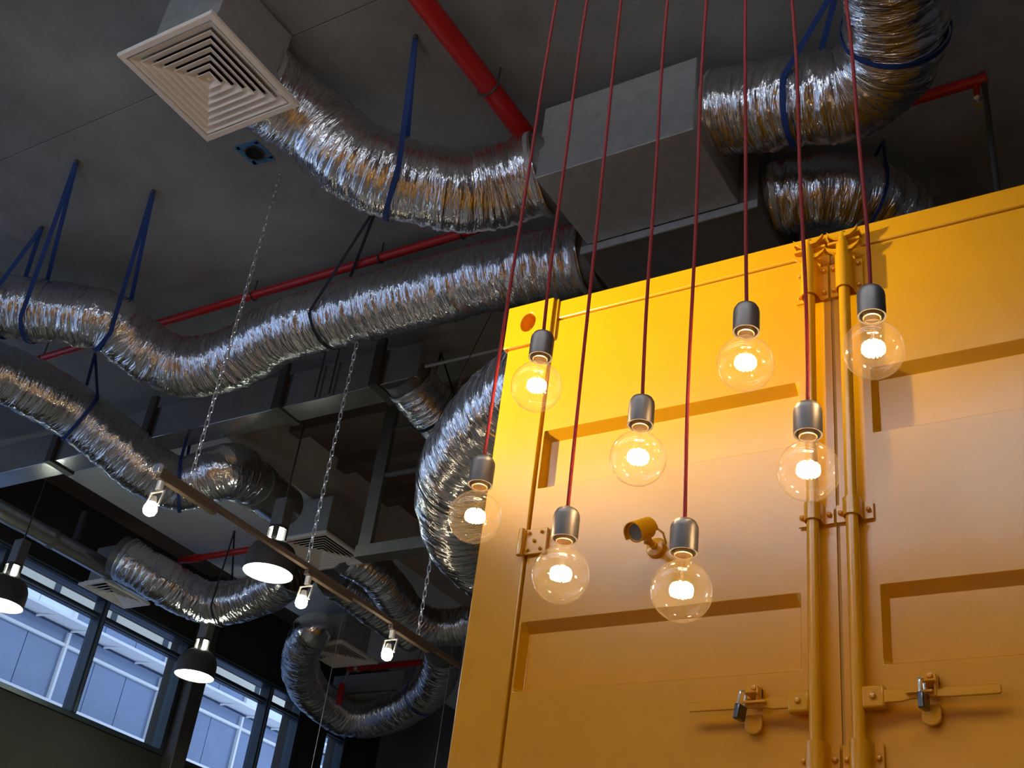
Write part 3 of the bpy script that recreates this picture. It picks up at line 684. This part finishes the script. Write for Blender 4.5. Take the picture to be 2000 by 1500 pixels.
q = MB(); q.cyl((-.585, 4.19, 4.32), (-.585, 4.19, 2.75), .013, n=10); part('drop_pipe', q, STEELD, pipe)  # a red pipe in shade, the darkness put into its colour
rp = MB(); rp.cyl((-2.70, -5.8, 4.345), (-2.70, 4.19, 4.345), .053, n=24); pipe = solo('sprinkler_main', rp, RED, (-2.70, 0, 4.345), 'thick red sprinkler main running along the ceiling to the plenum', 'pipe')
for y in (-4, -1.5, 1, 3.3):
    q = MB(); q.tube([(-2.70+.058*math.cos(a), y, 4.345+.058*math.sin(a)) for a in [math.pi*k/8+math.pi for k in range(9)]], .006, 6); q.cyl((-2.758, y, 4.345), (-2.758, y, CEIL), .005, n=6).cyl((-2.642, y, 4.345), (-2.642, y, CEIL), .005, n=6); part('pipe_clip', q, STEELD, pipe)
a, e_ = onZ(350, 1094, 4.3), onZ(502, 1073, 4.3); ym = (a.y+e_.y)/2
rp = MB(); rp.cyl((a.x, ym, 4.3), (e_.x+.6, ym, 4.3), .03, n=14); p_ = solo('sprinkler_pipe', rp, RED, (a.x, ym, 4.3), 'short red sprinkler pipe under the concrete band behind the pendant lamp', 'pipe')
q = MB(); q.cyl((a.x+.1, ym, 4.3), (a.x+.25, ym, 4.3), .038, n=14); part('coupling', q, RED, p_)
a, e_ = onZ(680, 1307, 4.2), onZ(765, 1299, 4.2); ym = (a.y+e_.y)/2
rp = MB(); rp.cyl((a.x, ym, 4.2), (e_.x+.4, ym, 4.2), .035, n=14); p_ = solo('sprinkler_pipe', rp, RED, (a.x, ym, 4.2), 'short red sprinkler pipe with valve below the far diffuser', 'pipe')
q = MB(); q.cyl((a.x+.02, ym, 4.2), (a.x-.01, ym-.03, 4.02), .02, n=10); part('drop', q, CHROME, p_); q = MB(); q.cyl((a.x-.01, ym-.03, 4.02), (a.x-.01, ym-.03, 3.8), .035, n=10); part('valve', q, RED, p_)
q = MB(); q.cyl((a.x+.13, ym-.02, 4.19), (a.x+.17, ym-.02, 4.19), .042, n=12); part('coupling', q, CHROME, p_)

# ------------------------------------------------------------------ straps carrying the ducts
def strap(key, px_on, anchor_px, label, m=BLUE, w=.026, width_gap=1., zanchor=CEIL):
    C, T, U, V, t, rr = DUCT[key]
    # nearest centre-line sample to the pixel
    best = None
    for i in range(0, len(t), 3):
        p = Vector(C[i]); dz = p.dot(_fw); sx = 1000+FPX*p.dot(_R)/dz; sy = 750-FPX*p.dot(_U)/dz
        e = (sx-px_on[0])**2+(sy-px_on[1])**2
        if best is None or e < best[0]: best = (e, i)
    i = best[1]; c = Vector(C[i]); tan = Vector(T[i]); r = rr[i]+.012
    anc = onZ(*anchor_px, zanchor) if anchor_px else Vector((c.x, c.y, zanchor))
    up = anc-c; up = (up-tan*up.dot(tan)); up.normalize(); sd = tan.cross(up).normalized()
    t_ = thing('hanging_strap', anc, label, 'strap', 'straps carrying the foil ducts')
    pts, nr = [], []
    for k in range(31):
        a_ = math.radians(-20+k*220/30)  # under the duct from one flank to the other
        dirv = sd*math.cos(a_)-up*math.sin(a_)
        pts.append(c+dirv*r); nr.append((tan, dirv))
    q = MB(); q.ribbon(pts, nr, w, .003); part('sling', q, m, t_)
    for sgn in (0, -1):
        p0 = pts[sgn]; out = nr[sgn][1]
        d = (anc-p0).normalized(); side = (tan-d*tan.dot(d)).normalized(); o2 = side.cross(d)
        q = MB(); q.ribbon([p0, anc-Vector((0, 0, .004))], [(side, o2), (side, o2)], w, .003); part('strap_leg', q, m, t_)
    q = MB(); q.lathe([(.012, 0), (.012, -.012), (.004, -.018)], anc, 10); part('ceiling_bolt', q, STEELD, t_)
strap('near', (775, 345), (812, 70), 'blue strap holding the nearest foil duct in its middle')
strap('long', (72, 606), (150, 314), 'blue strap around the long wavy duct near the left edge')
strap('long', (222, 634), (300, 372), 'blue strap around the long wavy duct where it begins to sag')
strap('long', (10, 597), (82, 443), 'blue strap at the far left end of the long wavy duct')
strap('long', (640, 618), (740, 395), 'dark strap around the rising middle of the long wavy duct', BLACKS, .018)
strap('lower', (160, 815), (186, 690), 'dark blue strap around the lower left foil duct', BLUE, .022)
strap('lower', (352, 944), (384, 790), 'dark blue strap at the sag of the lower left duct', BLUE, .022)
strap('upper_right', (1560, 200), (1640, -40), 'blue strap around the fat duct at upper right')
strap('upper_right', (1748, 62), (1800, -60), 'blue strap round the bend of the fat upper right duct')
strap('right_low', (1690, 384), (1725, 275), 'thin dark blue strap to the duct behind the container top', BLUE, .016)
strap('short', (848, 800), (862, 690), 'dark strap holding the short duct beside the rectangular duct end', BLACKS, .022)
strap('window', (435, 1178), (458, 1037), 'thin black strap holding the duct before the windows', BLACKS, .016)
strap('loop', (828, 1358), (828, 1260), 'dark blue strap on the right arm of the U loop duct', BLUE, .022)
strap('bulge', (905, 925), (985, 560), 'thin dark strap round the bulging duct', BLACKS, .016)

# ------------------------------------------------------------------ chains, track and its spotlights
ZTR = 2.44; XTR = -1.7205*ZTR
tr = thing('track_rail', (XTR, 3.3, ZTR), 'thin bronze lighting track hanging on chains', 'lighting track')
q = MB(); q.box((XTR-.014, 3.27, ZTR), (XTR+.014, 8.6, ZTR+.028)); part('rail', q, BRONZE, tr, bevel=.002)
q = MB(); q.box((XTR-.02, 3.25, ZTR-.004), (XTR+.02, 3.275, ZTR+.039)); part('end_cap', q, CHROME, tr, bevel=.002)
link_me = None
def chain(px_bot, py_top, label):
    global link_me
    y = onX(*px_bot, XTR).y
    p0 = Vector((XTR, y, ZTR+.035)); L = CEIL-p0.z; pitch = .040; n = int(L/pitch)
    t = thing('hanging_chain', p0, label, 'chain', 'chains carrying the lighting track')
    if link_me is None:
        pts = [(.0095*math.cos(a), 0, (.0135 if math.sin(a) > 0 else -.0135)+.010*math.sin(a)) for a in [2*math.pi*k/12 for k in range(12)]]
        q = MB(); q.tube(pts, .0034, 6, closed=True); link_me = mesh('chain_link', q, CHROME)
    for k in range(n):
        o = bpy.data.objects.new('chain_link', link_me); COL.objects.link(o); o.parent = t
        o.location = (0, 0, .02+k*L/n); o.rotation_euler = (0, 0, math.pi/2*(k % 2)+.35)
    return t
chain((365, 960), None, 'shiny link chain at the left end of the lighting track')
chain((597, 1111), None, 'shiny link chain at the middle of the lighting track')
chain((815, 1246), None, 'shiny link chain carrying the track near the container edge')
def track_spot(y, label, x=XTR, z=ZTR, aim=0.):
    o = Vector((x, y, z))
    t = thing('track_spotlight', o, label, 'spotlight', 'small halogen spotlights on the track')
    q = MB(); q.box((x-.015, y-.03, z-.028), (x+.015, y+.36, z-.001)); part('adapter', q, BRONZE, t, bevel=.003, label='bronze coloured track adapter')
    q = MB(); q.cyl((x, y, z-.031), (x, y, z-.075), .017, n=14); part('swivel', q, YOKE, t)
    q = MB(); hw = .042
    q.tube([(x-hw, y-.01, z-.165), (x-hw, y, z-.085), (x+hw, y, z-.085), (x+hw, y-.01, z-.165)], .0058, 8); part('yoke', q, YOKE, t, label='chrome wire yoke')
    q = MB(); q.cyl((x, y-.012, z-.115), (x, y-.012, z-.150), .013, .022, n=14); part('lamp_socket', q, YOKE, t)
    q = MB(); q.lathe([(.021, .032), (.030, .012), (.032, -.006), (.026, -.022), (.012, -.031), (.0005, -.033)], (x, y-.014, z-.180), 20); part('lamp', q, SPOTE, t, label='glowing halogen lamp')
    return t
sp1 = onX(307, 950, XTR)
for px, lab in (((313, 948), 'halogen spotlight at the free left end of the track'), ((603, 1133), 'halogen spotlight under the middle chain beside the pendant lamp'), ((770, 1238), 'halogen spotlight on the track near the container edge')):
    y = onZ(px[0], px[1], ZTR-.05).y; track_spot(y, lab)
# the front track, out of frame beside the photographer, with the spotlight that lights the doors
tf = thing('track_rail', (KEY_POS[0], -2, ZTR), 'second bronze lighting track left of the photographer', 'lighting track')
q = MB(); q.box((KEY_POS[0]-.018, -3.5, ZTR+.2), (KEY_POS[0]+.018, 1.15, ZTR+.235)); part('rail', q, BRONZE, tf, bevel=.002)
for y in (-3.0, .6):
    q = MB(); q.cyl((KEY_POS[0], y, ZTR+.23), (KEY_POS[0], y, CEIL), .003, n=6); part('suspension_wire', q, CHROME, tf)

track_spot(KEY_POS[1]-.13, 'halogen spotlight on the second track, aimed at the container doors', KEY_POS[0], ZTR+.2)

# ------------------------------------------------------------------ high bay pendants
def high_bay(loc, R, label, glow=None, top=CEIL):
    glow = glow or PENDE
    o = Vector(loc); x, y, z = o
    t = thing('pendant_lamp', loc, label, 'pendant light', 'industrial high bay pendants')
    q = MB(); q.lathe([(R*.985, .006), (R, 0), (R*1.01, .09*R/.18), (R*.98, .145*R/.18), (R*.84, .20*R/.18), (R*.55, .238*R/.18), (R*.40, .25*R/.18)], o, 40)
    part('shade', q, STEELD, t, 40, label='dark metal bell shade')
    q = MB(); q.lathe([(.0005, .012), (R*.98, .010)], o, 40); part('lens', q, glow, t, label='glowing white lens')
    zz = z+.25*R/.18
    q = MB(); q.lathe([(.050, 0), (.050, .085)], (x, y, zz), 20, None, False, True); part('lamp_neck', q, PENDE, t, label='glowing lamp neck seen through the vent openings')
    q = MB()
    for k in range(4):
        a_ = k*math.pi/2+.5; c = Vector((x+.056*math.cos(a_), y+.056*math.sin(a_), zz+.04)); q.cbox(c, (.016, .042, .10), Matrix.Rotation(a_, 3, 'Z'))
    q.cyl((x, y, zz+.086), (x, y, zz+.105), .068, n=20); part('neck_cage', q, STEELD, t)
    q = MB(); q.box((x-.055, y-.045, zz+.105), (x+.055, y+.045, zz+.32)); part('gear_box', q, GALVD, t, bevel=.006)
    q = MB(); q.cyl((x, y, zz+.32), (x, y, top), .007, n=8); part('suspension_rod', q, STEELD, t)
    return t
hb = high_bay(onZ(523, 1120, 3.08), .170, 'lit white high bay pendant behind the track rail', None, TOP-.1)
high_bay(onZ(379, 1321, 3.3), .18, 'lit high bay pendant hanging before the column between strip windows')
high_bay(onZ(0, 1182, 3.2), .18, 'lit high bay pendant cut by the left edge before the window')
# fluorescent battens over the photographer; the doors mirror them as a pale sheen
for y, nm in ((.5, 'front'), (-.1, 'middle'), (-.7, 'rear')):
    for i, wh in enumerate(('far left', 'left', 'right', 'far right')):
        x0 = -4.1+i*1.3
        t = thing('fluorescent_batten', (x0+.6, y, 3.5), '%s white fluorescent batten in the %s row over the photographer' % (wh, nm), 'lamp', 'fluorescent battens overhead')
        q = MB(); q.box((x0, y-.06, 3.5), (x0+1.22, y+.06, 3.56)); part('housing', q, EXTW, t, bevel=.004)
        q = MB(); q.lathe([(.045, 0), (.045, 1.18)], (x0+.02, y, 3.495), 16, Vector((1, 0, 0)).to_track_quat('Z', 'Y'), True, True); part('diffuser', q, BATE, t)
        q = MB()
        for x in (x0+.2, x0+1.0): q.cyl((x, y, 3.56), (x, y, CEIL), .003, n=6)
        part('suspension_wire', q, CHROME, t)
# second container on the floor behind the photographer, mirrored as amber streaks in the foil
s2 = thing('shipping_container', (-3.4, -1.9, FLOOR), 'second yellow shipping container standing on the floor behind the photographer', 'container')
q = MB(); pts = []; x = -6.3
while x < -.5: pts += [(x, 0), (x+.07, 0), (x+.138, -.036), (x+.21, -.036)]; x += .278
q.rings([[(px, -.82+dy, FLOOR+.15), (px, -.82+dy, .93)] for px, dy in pts], closed=False); part('side_wall', q, YEL, s2, 30)
q = MB(); q.box((-6.45, -3.2, .93), (-.4, -.80, .99)).box((-6.45, -3.2, FLOOR), (-.4, -.80, FLOOR+.15)).box((-6.45, -3.2, FLOOR+.15), (-6.3, -.80, .93)).box((-.55, -3.2, FLOOR+.15), (-.4, -.80, .93)).box((-6.3, -3.2, FLOOR+.15), (-.55, -3.14, .93)); part('container_frame', q, YEL, s2)

# ------------------------------------------------------------------ small ceiling and hanging items
vt = thing('ceiling_outlet', (-4.21, 3.26, CEIL), 'open round ceiling outlet edged with torn blue tape', 'outlet')
q = MB(); q.lathe([(.05, -.012), (.056, -.012), (.056, -.001), (.05, -.001), (.05, -.012)], (-4.215, 3.262, CEIL), 28); part('rim', q, STEELD, vt)
q = MB(); q.lathe([(.0005, -.003), (.05, -.003)], (-4.215, 3.262, CEIL), 28); part('opening', q, HOLE, vt)
for k, (dx, dy, sx_, sy_) in enumerate(((-.065, 0, .03, .15), (.065, .005, .028, .14), (0, -.066, .15, .028), (.004, .068, .14, .03))):
    q = MB(); q.cbox((-4.215+dx, 3.262+dy, CEIL-.002), (sx_, sy_, .003), Matrix.Rotation(.05*(k-1), 3, 'Z')); part('tape_strip', q, TAPE, vt)
# hung steel frame in the raised bay
YFm = 6.0
fm = thing('hanging_steel_frame', (-5.28, YFm, 3.44), 'dark steel ladder frame hanging in the raised ceiling bay', 'frame')
q = MB(); q.box((-5.33, YFm, 3.44), (-5.22, YFm+.04, TOP-.1)); part('post', q, GALVD, fm, bevel=.003)
q = MB(); q.box((-4.36, YFm, 3.44), (-4.28, YFm+.04, TOP-.1)); part('post', q, GALVD, fm, bevel=.003)
q = MB(); q.box((-5.33, YFm-.02, 3.38), (-4.25, YFm+.10, 3.47)); part('bottom_bar', q, GALVD, fm, bevel=.003)
for z in (4.035, 4.43):
    q = MB(); q.box((-5.22, YFm+.005, z-.012), (-4.3, YFm+.035, z+.012)); part('rung', q, GALVD, fm, bevel=.002)
for x, y, lab in ((-7.2, 8.1, 'thin wire hanging beside the pendant lamp'), (-6.7, 9.2, 'thin wire hanging below the U loop duct'), (-6.0, 9.6, 'thin wire hanging right of the U loop duct')):
    q = MB(); q.cyl((x, y, 2.2), (x, y, CEIL), .0035, n=6); solo('hanging_wire', q, GALV, (x, y, CEIL), lab, 'wire')
